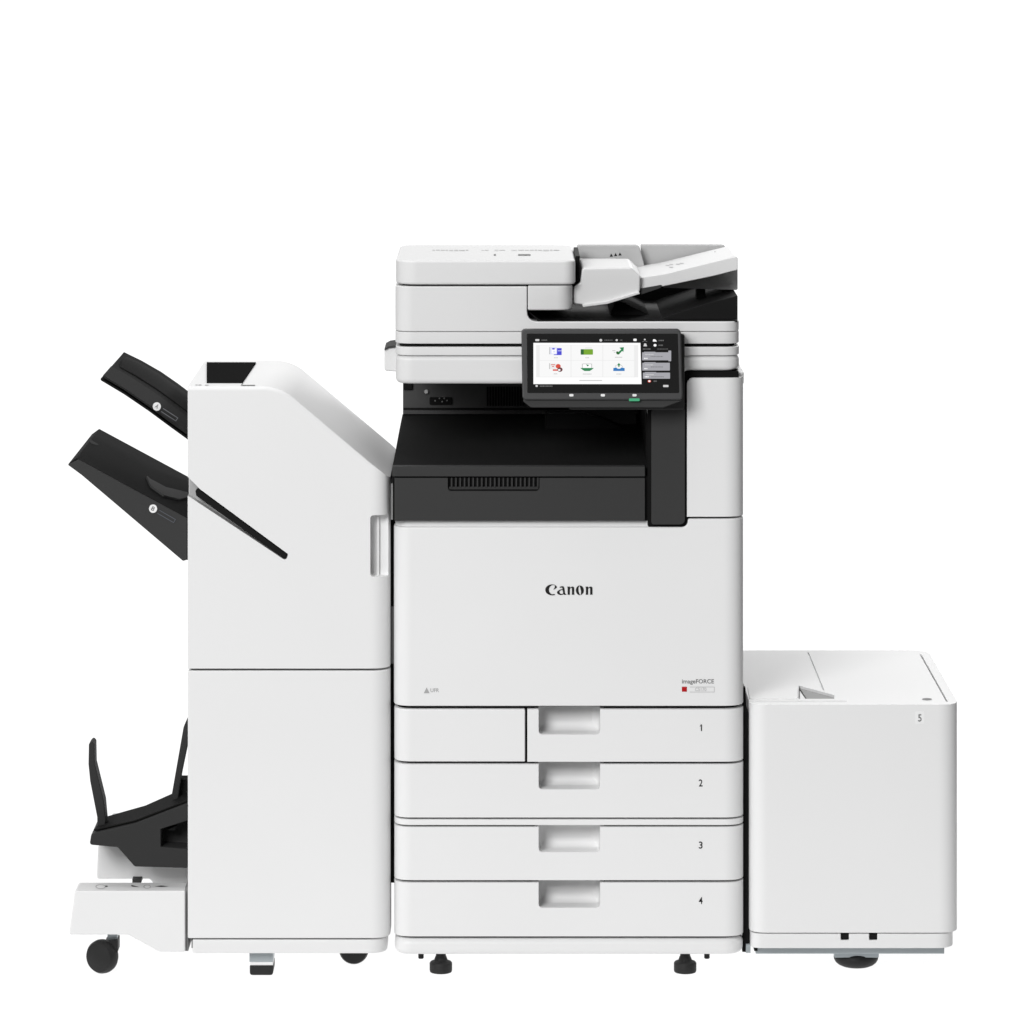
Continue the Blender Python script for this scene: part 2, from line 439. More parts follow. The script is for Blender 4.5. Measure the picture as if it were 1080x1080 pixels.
# scanner
part('scanner_gap_core', plan(421, 775, 345, 392, 0.022, 0.54, 0.02, 0.02), BLACK, cop, 0)
part('scanner_rim', plan(417.0, 780.4, 366.3, 375.0, 0.006, 0.55, 0.032, 0.03, 0.02), WHITE2, cop, 0.0015, 2)
b = boolean(plan(417.0, 780.4, 375.5, 405, 0.006, 0.55, 0.032, 0.03, 0.02), [prism(rect(721, 391.6, 800, 420), -0.1, 0.045)])
part('scanner_body', b, WHITE2, cop, 0.012, 5)
part('side_hinge', prism(fillet([(405.5, 368), (420, 365), (420, 392), (405.5, 391)], [2, 0, 0, 3]), 0.10, 0.22), WHITE2, cop, 0.002)
part('hinge_cap', prism([(405.5, 367.8), (410, 365.3), (420, 364.0), (420, 366), (410, 367), (405.5, 369.4)], 0.096, 0.2), DARK, cop, 0)

# document feeder (its own part, with sub-parts)
b = plan(416.6, 780.2, 302.2, 349.8, 0.012, 0.48, 0.032, 0.03, 0.02)
b = boolean(b, [prism(fillet([(556, 280), (800, 280), (800, 340), (556, 340)], [0, 0, 0, 11]), -0.2, 0.7)])
adf = part('document_feeder', b, WHITE2, cop, 0.0022, 3)
part('feeder_base', plan(416.6, 780.2, 350.3, 362.6, 0.012, 0.48, 0.032, 0.03, 0.02), WHITE2, adf, 0.0015, 2)
part('feeder_core', plan(424, 604, 290, 320, 0.03, 0.35, 0.02, 0.02), BLACK, adf, 0)
topc = plan(417, 607, 274.6, 300.3, 0.012, 0.365, 0.040, 0.022, 0.04)
part('feeder_cover', topc, WHITE2, adf, 0.0045, 4)
part('feeder_chute', plan(556.6, 604, 301.4, 327.3, 0.014, 0.30, 0, 0.028), WHITE2, adf, 0.003, 3)
zc = PZ(274.6, 0.012)
T = lambda x, y: on_top(x, y, zc)
marks = []
x = 456
while x < 584:
    w = random.choice((2.5, 4, 6))
    if not (492 < x < 504 or 514 < x < 519 or 528 < x < 536): marks.append((rect(x, 263.2 + random.random() * .5, x + w, 264.3 + random.random() * .5), 1))
    x += w + 1.2
marks += [(rect(520.8, 268.1, 523, 269.9), 0), (rect(546.3, 268.1, 559.6, 269.9, 0.6), 0)]
for xa, xb in ((400, 498), (498, 516.5), (516.5, 532), (532, 610)):
    ms_ = [m_ for m_ in marks[:-2] if xa <= m_[0][0][0] < xb]
    if ms_: part('printed_guide', flat_polys(ms_, T, (0, 0, 1), 0.0004), [GINK, FAINT], adf, 0, smooth=False)
for mk in marks[-2:]: part('cover_mark', flat_polys([mk], T, (0, 0, 1), 0.0004), [GINK, PINK], adf, 0, smooth=False)
part('cavity_rear_wall', prism(rect(556, 296, 772, 341), 0.40, 0.47), BLACK, adf, 0)
part('cavity_floor', prism([(556.5, 328), (568, 339.6), (778, 339.6), (778, 338), (570, 337.5)], 0.02, 0.42), BLACK, adf, 0)
bm = bmesh.new()
prism([(640, 340), (650, 318), (657, 319), (686, 333), (690, 340)], 0.12, 0.4, bm)
prism([(690, 340), (706, 333), (748, 319.5), (778, 312), (778, 340)], 0.05, 0.4, bm)
prism([(735, 340), (735, 300), (744, 300), (744, 340)], 0.18, 0.24, bm)
part('output_ramp', bm, TRAY, adf, 0.001)
# input tray, rear guides, front guide block
bm = prism(fillet([(671, 293.5), (701, 288.8), (758, 274.8), (776, 270.5), (778, 272), (778, 284.5), (753, 291), (699, 302.2), (674, 306.3)], [2, 0, 0, 2, 1, 2, 0, 0, 2]), 0.06, 0.30)
itray = part('input_tray', bm, WHITE2, adf, 0.002, 3)
part('guide_block', prism(fillet([(614, 282.8), (666, 282), (675.5, 291), (675, 309), (640, 318.5), (620, 322), (604.5, 320.5), (605, 303), (612, 298)], [3, 5, 2, 5, 0, 3, 3, 3, 3]), 0.045, 0.24), WHITE2, adf, 0.004, 4)
part('block_lip', prism([(614, 321.2), (640, 317.6), (674, 307.5), (675, 310), (641, 320.5), (615, 324)], 0.040, 0.2), WHITE2, adf, 0.001)
part('under_tray', prism(fillet([(697, 300), (778, 283.5), (778, 306), (700, 303.5)], [0, 0, 2, 2]), 0.16, 0.28), LGREY, adf, 0.001)
part('tray_clip', prism([(675, 304.5), (697.5, 300.5), (697.5, 303.5), (676, 311)], 0.055, 0.2), DARK, adf, 0.001)
part('rear_guide', prism(fillet([(608.6, 258.8), (674, 258.8), (680, 281), (685, 288), (608.6, 288)], [2, 4, 0, 0, 0]), 0.285, 0.31), LGREY, adf, 0.002)
part('rear_panel', prism(fillet([(676, 258.3), (764.6, 258.3), (766, 268), (700, 292), (676, 290)], [0, 4, 3, 0, 0]), 0.315, 0.34), LGREY, adf, 0.002)
part('guide_mark', flat_polys([([(643 + i * 4.6 , 270.8 - i * .6), (644.5 + i * 4.6, 267.3 - i * .6), (646.6 + i * 4.6, 270.6 - i * .6)], 0) for i in range(3)], lambda x, y: P(x, y, 0.285)), INK, adf, 0, smooth=False)
part('inner_guide', prism(fillet([(610.5, 273.6), (651, 273.6), (656, 284), (610.5, 284)], [0, 4, 0, 0]), 0.255, 0.28), WHITE2, adf, 0.002)
part('tray_stop', prism([(752.8, 271), (754, 265), (761.5, 270.5), (760, 272)], 0.24, 0.25), LGREY, adf, 0)
part('feeder_hinge', prism([(604.5, 297), (607, 270), (611.5, 270), (611.5, 297)], 0.05, 0.25), BLACK, adf, 0)
# flat size marks on the sloping tray top
pA, pB = P(701, 288.8, 0.06), P(758, 274.8, 0.06)
nA = Vector((-(pB - pA).z, 0, (pB - pA).x)).normalized()
TT = lambda x, y: on_plane(x, y, pA, nA)
part('paper_size_marks', flat_polys([(rect(x, y, x + 4, y + 1), 0) for x, y in ((702, 279.5), (706, 278.6), (713, 278.2), (717, 277.4), (706, 281.5))], TT, nA), PINK, adf, 0, smooth=False)

# control panel: bottom edge tilted forward
def PY(py): return -0.040 - (py - 348) * S * 0.22
def PP(x, y, off=0.0):
    Y = PY(y); return P(x, y, Y) + Vector((0, off, 0))
PN = Vector((0, -1, 0.22)).normalized()
bm = bmesh.new()
ring = fillet([(549.8, 348), (718.2, 348), (720.2, 421.8), (551, 421.8)], 4.5)
slab(bm, [PP(x, y) for x, y in ring], [PP(x, y, 0.028) for x, y in ring])
pan = part('control_panel', fix(bm), PANEL, cop, 0.0025, 3)
bm = bmesh.new()
ring = fillet([(552, 416), (719.6, 416), (719.6, 423), (700, 430.3), (560, 430.3), (552, 424)], [0, 0, 3, 4, 4, 3])
slab(bm, [PP(x, y, 0.006) for x, y in ring], [PP(x, y, 0.05) for x, y in ring])
part('panel_chin', fix(bm), DARK, pan, 0.002)
bm = bmesh.new()
ring = rect(600, 352, 722, 432, 3)
slab(bm, [P(x, y, -0.012) for x, y in ring], [P(x, y, 0.02) for x, y in ring])
part('panel_arm', fix(bm), DARK, pan, 0.002)
bm = bmesh.new()
ring = fillet([(555.4, 351.8), (714.8, 351.8), (716.3, 414.4), (556, 414.4)], 1.5)
slab(bm, [PP(x, y, -0.0008) for x, y in ring], [PP(x, y, 0.002) for x, y in ring])
part('panel_glass', fix(bm), GLASS, pan, 0.0003, 2)

E = lambda n, c, e=1.0: ink(n, c, e)
sm = [E('screen_white', (0.97, 0.97, 0.97)), E('tile_white', (0.91, 0.91, 0.91)), E('screen_blue', (0.045, 0.045, 0.62)), E('screen_pale', (0.72, 0.74, 0.95)),
      E('screen_leaf', (0.16, 0.36, 0.004)), E('screen_dark_green', (0.0, 0.10, 0.003)), E('screen_green', (0.0, 0.21, 0.06)), E('screen_red', (0.66, 0.05, 0.02)),
      E('screen_maroon', (0.12, 0.015, 0.02)), E('screen_sky', (0.01, 0.17, 0.48)), E('screen_grey', (0.48, 0.48, 0.48)), E('screen_line', (0.82, 0.82, 0.82)),
      E('screen_button', (0.36, 0.36, 0.39)), E('screen_glyph', (0.62, 0.62, 0.62)), E('screen_dim', (0.13, 0.13, 0.13))]
C = lambda cx, cy, rx, ry, a0=0, a1=360, n=12: [(cx + rx * math.cos(math.radians(a0 + (a1 - a0) * i / n)), cy - ry * math.sin(math.radians(a0 + (a1 - a0) * i / n))) for i in range(n + (0 if a1 - a0 == 360 else 1))]
q = []
q.append(([(562.6, 361.7), (675.4, 361.7), (676.6, 405.2), (562.6, 405.2)], 0))
q.append((rect(565.5, 364, 673, 398), 11))
for cx in (585.5, 619, 652.5):
    for (ya, yb) in ((364.4, 379.9), (380.5, 397.4)):
        q.append((rect(cx - 16.3, ya, cx + 16.3, yb, 0.8), 1))
q.append((rect(611, 401, 635, 401.8), 10))
# icon 1: blue folder and sheet
q += [(rect(584, 367.2, 592.4, 374.6, .6), 2), (rect(579.3, 366.2, 580.2, 373.8), 10), (rect(580.2, 366.2, 587.4, 373.8, .8), 3), (rect(581.8, 368, 586.6, 373.0, 1.2), 0), (rect(582.5, 367.2, 585, 368.8), 2), (C(584.5, 371, 1.2, 1.0), 3), (rect(588.2, 369.8, 592.4, 370.4), 3)]
# icon 2: green box
q += [(rect(612.4, 368.4, 625.4, 374.2, .8), 4), (rect(612.4, 368.4, 615.6, 374.2, .6), 5), (fillet([(616.5, 368.2), (617.3, 366.2), (624, 366.2), (624.8, 368.2)], .4), 11)]
# icon 3: green arrow
q += [([(651, 372.2), (655.2, 368.7), (653.2, 366.8), (658, 366.2), (657.4, 371.6), (656.2, 370.2), (652.6, 374.2)], 6), (fillet([(649.6, 371), (651.6, 370.6), (653.4, 373), (651.8, 374.2), (650.2, 373.4)], .6), 5), (rect(645.8, 369.6, 649, 370.3), 10), (rect(647.2, 371.4, 649, 371.9), 10)]
# icon 4: red sheet with person
q += [(rect(579.2, 383.2, 580, 389.4), 10), (rect(580, 383.4, 586.4, 389.4, .4), 11), (rect(581, 384.4, 585.6, 385.2), 7), (rect(582.2, 386.2, 584.4, 387), 7), (C(588.7, 386.4, 2.7, 2.5), 7), (rect(583, 389.6, 590, 391.2, .5), 7), (C(590.6, 389.9, 2.8, 2.4), 8), (C(589.8, 390.3, 1.4, 1.0), 0)]
# icon 5: green scanner
q += [(rect(613.8, 383.6, 624.4, 388.2, .8), 10), (rect(614.6, 384.2, 623.6, 388.4, .5), 0), ([(618, 384.4), (621.4, 385.2), (619.6, 386.6)], 6), ([(612, 388.2), (626.4, 388.2), (624.2, 390), (622, 391.4), (616.4, 391.4), (614.2, 390)], 6)]
# icon 6: blue inbox with green arrow
q += [([(646.8, 388.4), (649.6, 387.6), (651.6, 389), (653.8, 389), (655.8, 387.6), (658.8, 388.4), (658.8, 391.4), (646.8, 391.4)], 9), ([(652.7, 382.8), (654.8, 385.4), (653.4, 385.4), (653.4, 387), (652, 387), (652, 385.4), (650.6, 385.4)], 6), ([(648.4, 386.8), (650, 384.8), (650.4, 385.2), (649, 387.2)], 10), ([(657, 386.8), (655.4, 384.8), (655, 385.2), (656.4, 387.2)], 10)]
for cx, cy, w in ((586, 377.4, 3), (619, 377.4, 3), (652.5, 376.9, 8), (585.5, 394.4, 3), (619.2, 394.6, 9), (652.7, 394.6, 5)):
    x = cx - w / 2
    while x < cx + w / 2:
        q.append((rect(x, cy - .45, x + .9, cy + .5), 10)); x += 1.35
# status line and the column of buttons
def dashes(x0, x1, y, h, mi):
    x = x0
    while x < x1 - .4:
        w = random.choice((.7, 1.0, 1.4)); q.append((rect(x, y - h / 2, min(x + w, x1), y + h / 2), mi)); x += w + .45
q += [(rect(564.6, 357.8, 568.8, 359.9, .7), 13), (C(633.6, 359, 1.5, 1.4), 13), (C(650.4, 358.9, 1.2, 1.1), 13), (rect(668, 357.4, 671.4, 359.8, .7), 0), (C(680, 358.2, 1.0, .8), 13),
      ([(677.4, 360.3), (680, 359.2), (682.6, 360.3), (682.4, 360.8), (680, 359.8), (677.6, 360.8)], 14), ([(678.6, 365.4), (679.4, 362.4), (681.4, 362.4), (682.4, 365.4)], 13),
      (fillet([(688.4, 360.4), (688.8, 358), (691, 358), (693, 360.4)], .4), 0), (C(690.8, 364.3, 1.6, 1.4), 0), (C(684.8, 402.2, 1.8, 1.4), 7), (C(684.8, 402.1, 1.2, .9), 0), (rect(699.3, 406.1, 705, 408.4, .8), 13), (C(566, 407.2, 1.3, 1.1), 13)]
dashes(571.2, 577, 358.9, 1.1, 14); dashes(637.5, 646.6, 358.9, .9, 14); dashes(653.8, 656.4, 358.9, .9, 14); dashes(694.6, 700, 359.3, 1.3, 14); dashes(694.6, 699.4, 364.3, 1.4, 14); dashes(678, 686, 368.3, 1.2, 14); dashes(693, 705, 368.3, .7, 14); dashes(689.4, 692.6, 402.2, 1.5, 14); dashes(569.4, 582.8, 407.4, 1.3, 14)
for (x0, y0, x1, y1) in ((677.2, 371.8, 707, 380.2), (677.4, 382.8, 706.4, 391), (678, 393.2, 706.6, 399.6)):
    q.append((rect(x0, y0, x1, y1, .5), 12))
    dashes(x0 + 3, x0 + 12, y0 + 2.2, .9, 13); dashes(x0 + 9, x0 + 22, y0 + 4.4, .8, 14); dashes(x0 + 2, x0 + 6, y1 - 2.0, 1.2, 0)
    q.append((rect(x0 + 2, y0 - .6, x0 + 14, y0 + .1), 12))
q.append((rect(704.8, 370, 707.8, 381.2, .5), 12))
part('touch_screen', flat_polys(q, PP, PN, 0.0013, 0.000012), sm, pan, 0, smooth=False)
for x in (602.6, 635.8, 669.2):
    part('touch_button', flat_polys([(rect(x - 2.2, 415.6, x + 2.2, 418.2, 1), 0)], PP, PN, 0.0005), WINK, pan, 0, smooth=False)
gl = ink('green_indicator', (0.05, 0.42, 0.2), 0.9)
bm = bmesh.new(); ring = rect(663.4, 420.2, 674.6, 423, .9)
slab(bm, [PP(x, y, -0.0015) for x, y in ring], [PP(x, y, 0.01) for x, y in ring])
part('status_light', fix(bm), gl, pan, 0.0004, 2)
# left side frame, feet
part('side_frame', prism(rect(410.6, 510, 417, 931), 0.05, 0.45), BLACK, cop, 0)
part('frame_trim', prism(rect(412.0, 511, 414.6, 548), 0.03, 0.05), LGREY, cop, 0)
part('frame_cover', prism([(411, 640), (415.4, 640), (415.4, 700), (411, 700)], 0.04, 0.06), CORE, cop, 0)
for x in (465, 722.6):
    u = S
    Y = 0.055
    c = P(x, 1026.6, Y); c.z = 0.0
    pr = [(0.0196, 0.0), (0.0204, 0.003), (0.0204, 0.016), (0.0185, 0.0185), (0.0125, 0.021), (0.0108, 0.026), (0.009, 0.03), (0.009, 0.05)]
    part('levelling_foot', lathe(c, pr), RUBBER, cop, 0.0008, 2)
for x in (444, 745.6):
    c = P(x, 1011.5, 0.16)
    part('caster', lathe((c.x, 0.26, 0.026), [(0.018, -0.012), (0.026, -0.008), (0.026, 0.008), (0.018, 0.012)], 'Y', 24), RUBBER, cop, 0)
    part('stop_pin', lathe(P(x, 1010.8, 0.05), [(0.004, 0), (0.005, 0.001), (0.005, 0.012)]), RUBBER, cop, 0)

# ================================================================== FINISHER
fin = thing('paper_finisher', 'tall white cabinet with sloping top corner and black output trays on its left side', 'finisher', (PX(300), 0.22, 0))
FR = 0.034
part('core', join([plan(202, 401, 630, 1000, 0.012, 0.086, 0, FR)]), CORE, fin, 0)
prof = fillet([(180, 407.5), (295, 407.5), (411.3, 505.5), (436, 526.3), (436, 730), (180, 730)], [0, 48, 0, 0, 0, 0], 12)
b = plan(198, 411.3, 380, 705.2, 0, 0.43, 0, FR, 0.01)
b = boolean(b, [prism(prof, -0.1, 0.6)], 'INTERSECT')
zt_ = PZ(506, 0)
ed = [e for e in b.edges if all(abs(v.co.y) < 0.0005 and v.co.z > zt_ for v in e.verts) and abs(e.verts[0].co.x - e.verts[1].co.x) > 0.0005]
bmesh.ops.bevel(b, geom=ed, offset=0.0075, segments=5, affect='EDGES', profile=0.5)
groove = fillet([(190, 498), (198.6, 503.5), (211, 516), (304, 584.5), (301.5, 591.5), (190, 517.5)], [0, 3, 3, 2, 3, 0], 5)
hand = fillet([(390.5, 543.5), (409.2, 543.5), (409.2, 608.5), (390.5, 608.5)], [4, 1, 1, 4])
b = boolean(b, [prism(groove, -0.1, 0.027), prism(hand, -0.1, 0.028)])
door = part('upper_cover', b, WHITE, fin, 0.0028, 3)
part('slot_shade_plate', prism(fillet([(199.6, 500), (212, 512), (310, 584), (304, 596), (199.6, 533)], 0.5), 0.0262, 0.030), LGREY, door, 0)  # grey plate that colours in the shade on the groove floor
part('slot_bar', prism(fillet([(206, 517.5), (209.5, 516), (303, 585), (300.5, 590), (207, 523)], [1, 1, 2, 2, 1]), 0.002, 0.029), TRAY, door, 0.0006)
bm = prism(rect(397.5, 545, 400, 607), 0.022, 0.030); part('grip_rib', bm, WHITE, door, 0.001)
part('cabinet', plan(203, 402.5, 700, 1002, 0.088, 0.43, 0, 0.004, 0.01), WHITE, fin, 0.002)
part('lower_door', plan(198, 411.3, 707.6, 989.8, 0, 0.09, 0, FR, 0), WHITE, fin, 0.0025, 3)
part('plinth', plan(203, 408, 991, 1005.6, 0.006, 0.10, 0.003, FR), WHITE, fin, 0.002, 3)
part('edge_seal', prism(rect(195.4, 936, 198.6, 1003), 0.012, 0.1), MGREY, fin, 0)
zf = PZ(407.5, 0)
F = lambda x, y: on_top(x, y, zf)
part('top_inlay', plate([F(218, 404.2), F(256, 404.2), F(270, 383.6), F(218, 383.6)], 0.003, (0, 0, 1)), INLAY, fin, 0.0006)
part('top_print', flat_polys([(rect(206, 405.6, 208.5, 406.6), 1), (rect(209.3, 405.6, 212.4, 406.6), 1), (rect(216, 406, 220, 406.7), 1)], F, (0, 0, 1), 0.0006), [GINK, PINK], fin, 0, smooth=False)
part('top_seam', flat_polys([([(253.6, 407), (255.6, 404.4), (256.6, 404.4), (255.2, 406.5)], 0), (rect(255, 406.2, 269, 407.1), 0)], F, (0, 0, 1), 0.0006), [GINK, PINK], fin, 0, smooth=False)
part('docking_bracket', prism(rect(404, 560, 412.2, 928), 0.06, 0.38), BLACK, fin, 0)

# upper tray: a slab running down into the cabinet
def tri_plane(a, b_, c):
    n = (b_ - a).cross(c - a).normalized()
    return (a, n if n.z > 0 else -n)
A0, A1 = P(106, 398.5, 0.02), P(214, 472, 0.02)
B0, B1 = P(130.5, 371, 0.45), P(176, 395.5, 0.45)
B2 = P(215, 424, 0.45)
bm = bmesh.new()
rows = []
prof_b = [(130.5, 371), (150, 380.5), (170, 392), (188, 404.5), (215, 425)]
prof_f = [(106, 398.8), (131, 413.8), (157, 431.5), (180, 448.5), (214, 473)]
for (fx, fy), (bx, by) in zip(prof_f, prof_b):
    row = []
    for j in range(7):
        f = j / 6; Y = 0.02 + 0.43 * f
        # straight across in world space
        a, c = P(fx, fy, 0.02), P(bx, by, 0.45)
        row.append(a.lerp(c, f))
    rows.append(row)
def sheet_solid(rows, dz):
    bm = bmesh.new()
    tp = [[bm.verts.new(p) for p in r] for r in rows]; bt = [[bm.verts.new(p - Vector((0, 0, dz))) for p in r] for r in rows]
    R, Cn = len(rows), len(rows[0])
    for i in range(R - 1):
        for j in range(Cn - 1):
            bm.faces.new((tp[i][j], tp[i + 1][j], tp[i + 1][j + 1], tp[i][j + 1]))
            bm.faces.new((bt[i][j], bt[i][j + 1], bt[i + 1][j + 1], bt[i + 1][j]))
    for i in range(R - 1):
        for j in (0, Cn - 1):
            bm.faces.new((tp[i][j], tp[i + 1][j], bt[i + 1][j], bt[i][j]))
    for j in range(Cn - 1):
        for i in (0, R - 1):
            bm.faces.new((tp[i][j], tp[i][j + 1], bt[i][j + 1], bt[i][j]))
    return fix(bm)
ut = part('output_tray', sheet_solid(rows, 0.004), TRAY, fin, 0.0015, 2, ang=50)
up = Vector((0, 0, 1))
band = [[r[0].lerp(r[-1], f) + up * (0.004 + 0.004 * (f < .5)) for f in (0.0, 0.10, 0.22, 0.34)] for r in rows]
band[0] = [p + (rows[1][0] - rows[0][0]) * 0.10 for p in band[0]]
part('front_band', sheet_solid(band, 0.004), TRAY2, ut, 0.001, 2, ang=50)
ctr = [[r[0].lerp(r[-1], f) + up * (0.003 + 0.007 * math.sin(math.pi * (f - .52) / .36)) for f in (0.52, 0.60, 0.7, 0.8, 0.88)] for r in rows]
ctr[0] = [p + (rows[1][0] - rows[0][0]) * 0.3 for p in ctr[0]]
part('paper_ridge', sheet_solid(ctr, 0.003), TRAY, ut, 0.001, 2, ang=50)
pa, na = tri_plane(band[1][0], band[3][0], band[1][3])
pa = pa + na * 0.004
def tray_label(parent, letter, cx, cy, tilt, to3, n, bx, wl_):
    t_ = math.radians(tilt)
    R_ = lambda x, y: (cx + x * math.cos(t_) - y * math.sin(t_), cy + x * math.sin(t_) + y * math.cos(t_))
    disc = flat_polys([(C(cx, cy, 4.3, 4.5, n=24), 0)], to3, n, 0.0012)
    part('tray_letter_disc', disc, STICK, parent, 0, smooth=False)
    tb = text_bm(letter, -1.6, -2.2, 1.6, 2.2, lambda x, y: to3(*R_(x, y)), 0.0018, n)
    part('tray_letter', tb, GINK, parent, 0, smooth=False)
    ln = []
    x0, x1, h = bx, bx + wl_, 2.3
    for (a, b_, c, d) in ((x0, -h, x1, -h + .8), (x0, h - .8, x1, h), (x1 - .8, -h, x1, h)):
        ln.append(([R_(a, b_), R_(c, b_), R_(c, d), R_(a, d)], 0))
    part('tray_label', flat_polys(ln, to3, n, 0.0012), OUTL, parent, 0, smooth=False)
tray_label(ut, 'A', 165, 429.3, 33, lambda x, y: on_plane(x, y, pa, na), na, 6.5, 19)

lt_prof = fillet([(71, 490), (80.5, 483), (201, 547.9), (201, 592), (197, 590.5), (193, 591.8), (86, 501)], [1.5, 1.5, 0, 0, 2, 2, 2], 4)
lt = part('output_tray', prism(lt_prof, 0.022, 0.45), TRAY, fin, 0.0015, 2, label='lower and larger black output tray with a B disc')
part('front_wall', prism(fillet([(71.5, 490.3), (82.5, 485), (197.2, 547), (197.2, 589.5), (193, 591.3), (86.3, 500.6)], [1, 1, 0, 1, 1, 2]), 0.016, 0.0225), DARK, lt, 0.0012, 2)
zA, zB = P(80.5, 483, 0.022), P(215, 555.4, 0.022)
nL = Vector((-(zB - zA).z, 0, (zB - zA).x)).normalized()
LT = lambda x, y: on_plane(x, y, zA, nL)
pd = fillet([(153, 502.5), (158, 507), (174, 515.5), (197, 521), (198, 526), (188, 528.4), (172, 524), (158, 514)], [1, 3, 3, 0, 0, 4, 4, 4])
part('paper_paddle', plate([LT(x, y) for x, y in pd], 0.004, nL), DARK, lt, 0.001)
part('tray_slit', flat_polys([([(93, 464.5), (97, 464.8), (104, 469), (102, 470), (96, 468)], 0)], LT, nL, 0.0006), BLACK, lt, 0, smooth=False)
tray_label(lt, 'B', 161.5, 536.4, 30, lambda x, y: P(x, y, 0.0156), Vector((0, -1, 0)), 6.5, 20)

# booklet unit at the foot
bk = part('booklet_unit', prism(fillet([(79, 939.6), (195.2, 939.6), (195.2, 1004), (168, 1004), (135, 986), (73, 986)], [3, 0, 0, 5, 8, 2]), 0.0, 0.066), WHITE, fin, 0.003, 3)
part('rear_housing', prism(fillet([(103.5, 892), (197, 892), (197, 934), (163, 934), (158, 927.2), (102, 927.2)], [0, 0, 0, 0, 4, 3]), 0.12, 0.40), WHITE2, bk, 0.003)
zb = PZ(939.6, 0)
BT = lambda x, y: on_top(x, y, zb)
for mk in ([([(138, 933.4), (147, 935.8), (139, 935.2)], 0)], [([(163, 935), (170, 934.2), (178, 935), (170, 935.6)], 0)],
           [(C(106, 935.3, 5.5, 2.4, n=16), 1), (C(106.3, 935.4, 4.4, 1.7, n=16), 2)], [(C(155, 935.3, 4, 2, n=14), 1), (C(155.3, 935.4, 3, 1.4, n=14), 2)], [(rect(111, 934.4, 113.4, 935.6), 0)]):
    part('unit_mark', flat_polys(mk, BT, (0, 0, 1), 0.0005), [INK, PINK, STICK], bk, 0, smooth=False)
part('hinge_block', prism(rect(139.5, 927, 149, 931), 0.10, 0.14), DARK, bk, 0)
b = prism(fillet([(96.3, 879.5), (143, 868.5), (197.5, 847.5), (197.5, 915.6), (142, 914), (124, 893.5), (94.4, 891)], [3, 0, 0, 0, 4, 4, 3]), 0.02, 0.13)
b = boolean(b, [prism(fillet([(168.5, 877), (200, 867), (200, 898.5), (168.5, 896)], [1, 0, 0, 1]), -0.05, 0.07)])
bt = part('booklet_tray', b, WALL, fin, 0.0015, 2)
part('inner_ledge', prism([(176, 875.5), (186, 871), (184, 876)], 0.03, 0.07), BLACK, bt, 0)
part('bed', plate([P(99, 876.6, 0.03), P(143.5, 866.5, 0.03), P(198, 845.5, 0.03), P(198, 832.5, 0.14), P(181.5, 838.8, 0.14), P(154, 851, 0.14), P(111, 863.2, 0.14)], 0.003, (-0.35, 0, 1)), TRAY, bt, 0.001)
part('end_stop', prism(fillet([(93.6, 785), (96.6, 781.5), (99.6, 784.5), (100, 806), (109.8, 846), (111.6, 866), (109, 877), (102.6, 876), (102.4, 862), (95, 824), (93.2, 806)], [2, 2, 2, 8, 8, 4, 0, 0, 5, 6, 6]), 0.06, 0.10), WALL, bt, 0.002)
part('rear_stop', prism(fillet([(198, 757), (193.5, 767), (181, 838.5), (182, 846), (187.5, 845), (191, 818), (198, 784)], [0, 6, 3, 0, 0, 6, 0]), 0.08, 0.115), WALL, bt, 0.002)
part('stop_block', prism([(187, 825), (190, 822.4), (198, 822.4), (198, 848), (184, 848)], 0.10, 0.14), TRAY, bt, 0.001)
# casters and foot of the finisher
rt = Matrix.Rotation(math.radians(-28), 3, 'Z')
w = 0.0305
cw = P(108.2, 1008, 0.045); cw.z = w
cas = part('caster', lathe(cw, [(0.010, -0.017), (0.025, -0.014), (w - .001, -0.006), (w, 0), (w - .001, 0.008), (0.026, 0.014), (0.012, 0.017), (0.004, 0.0178)], 'Y', 40, None, rt), RUBBER, fin, 0)
part('fork', prism(fillet([(110, 993), (124.3, 991.5), (124.3, 1004), (121, 1009), (110, 1003)], [3, 1, 2, 3, 3]), 0.035, 0.075), RUBBER, cas, 0.0015)
part('stem', prism(rect(113.3, 985, 123.8, 992.6, 1), 0.045, 0.065), METAL, cas, 0.0006)
part('leg_bracket', prism(rect(263, 1003, 288, 1014.9), 0.03, 0.08), METAL, fin, 0.001)
bm = prism(fillet([(263.4, 1018.2), (288, 1018.2), (288, 1028.6), (263.4, 1028.6)], [0, 0, 3, 3]), 0.026, 0.085)
part('leg_pad', bm, RUBBER, fin, 0.0015)
part('pad_cap', prism(rect(263.6, 1014.9, 287.8, 1018.6), 0.0275, 0.078), WHITE, fin, 0.0008)
cw = P(373.3, 1006, 0.115); cw.z = 0.027
part('caster', lathe(cw, [(0.012, -0.016), (0.024, -0.013), (0.027, -0.006), (0.027, 0.006), (0.024, 0.013)], 'Y', 36), RUBBER, fin, 0)

# ================================================================== SIDE DECK
dk = thing('paper_deck', 'low white paper deck tagged 5 standing against the right side of the copier', 'paper deck', (PX(900), 0.27, 0))
zd = PZ(743.2, 0)
G = lambda x, y, dz=0.0: on_top(x, y, zd) + Vector((0, 0, dz))
b = plan(791, 1011.4, 743.2, 983.8, 0, 0.555, 0.030, 0.036, 0.04)
pk = [(842.5, 722.8), (880, 733), (880, 737), (842.5, 737)]
c = bmesh.new(); slab(c, [G(x, y, 0.02) for x, y in pk], [G(x, y, -0.035) for x, y in pk]); fix(c)
def line_cut(x0, y0, x1, y1, w, dep=0.004):
    cbm = bmesh.new()
    ring = [(x0 - w / 2, y0), (x0 + w / 2, y0), (x1 + w / 2, y1), (x1 - w / 2, y1)]
    slab(cbm, [G(x, y, 0.02) for x, y in ring], [G(x, y, -dep) for x, y in ring]); return fix(cbm)
hz = bmesh.new(); ring = [(788, 738.8), (893, 738.8), (893, 740.4), (788, 740.4)]
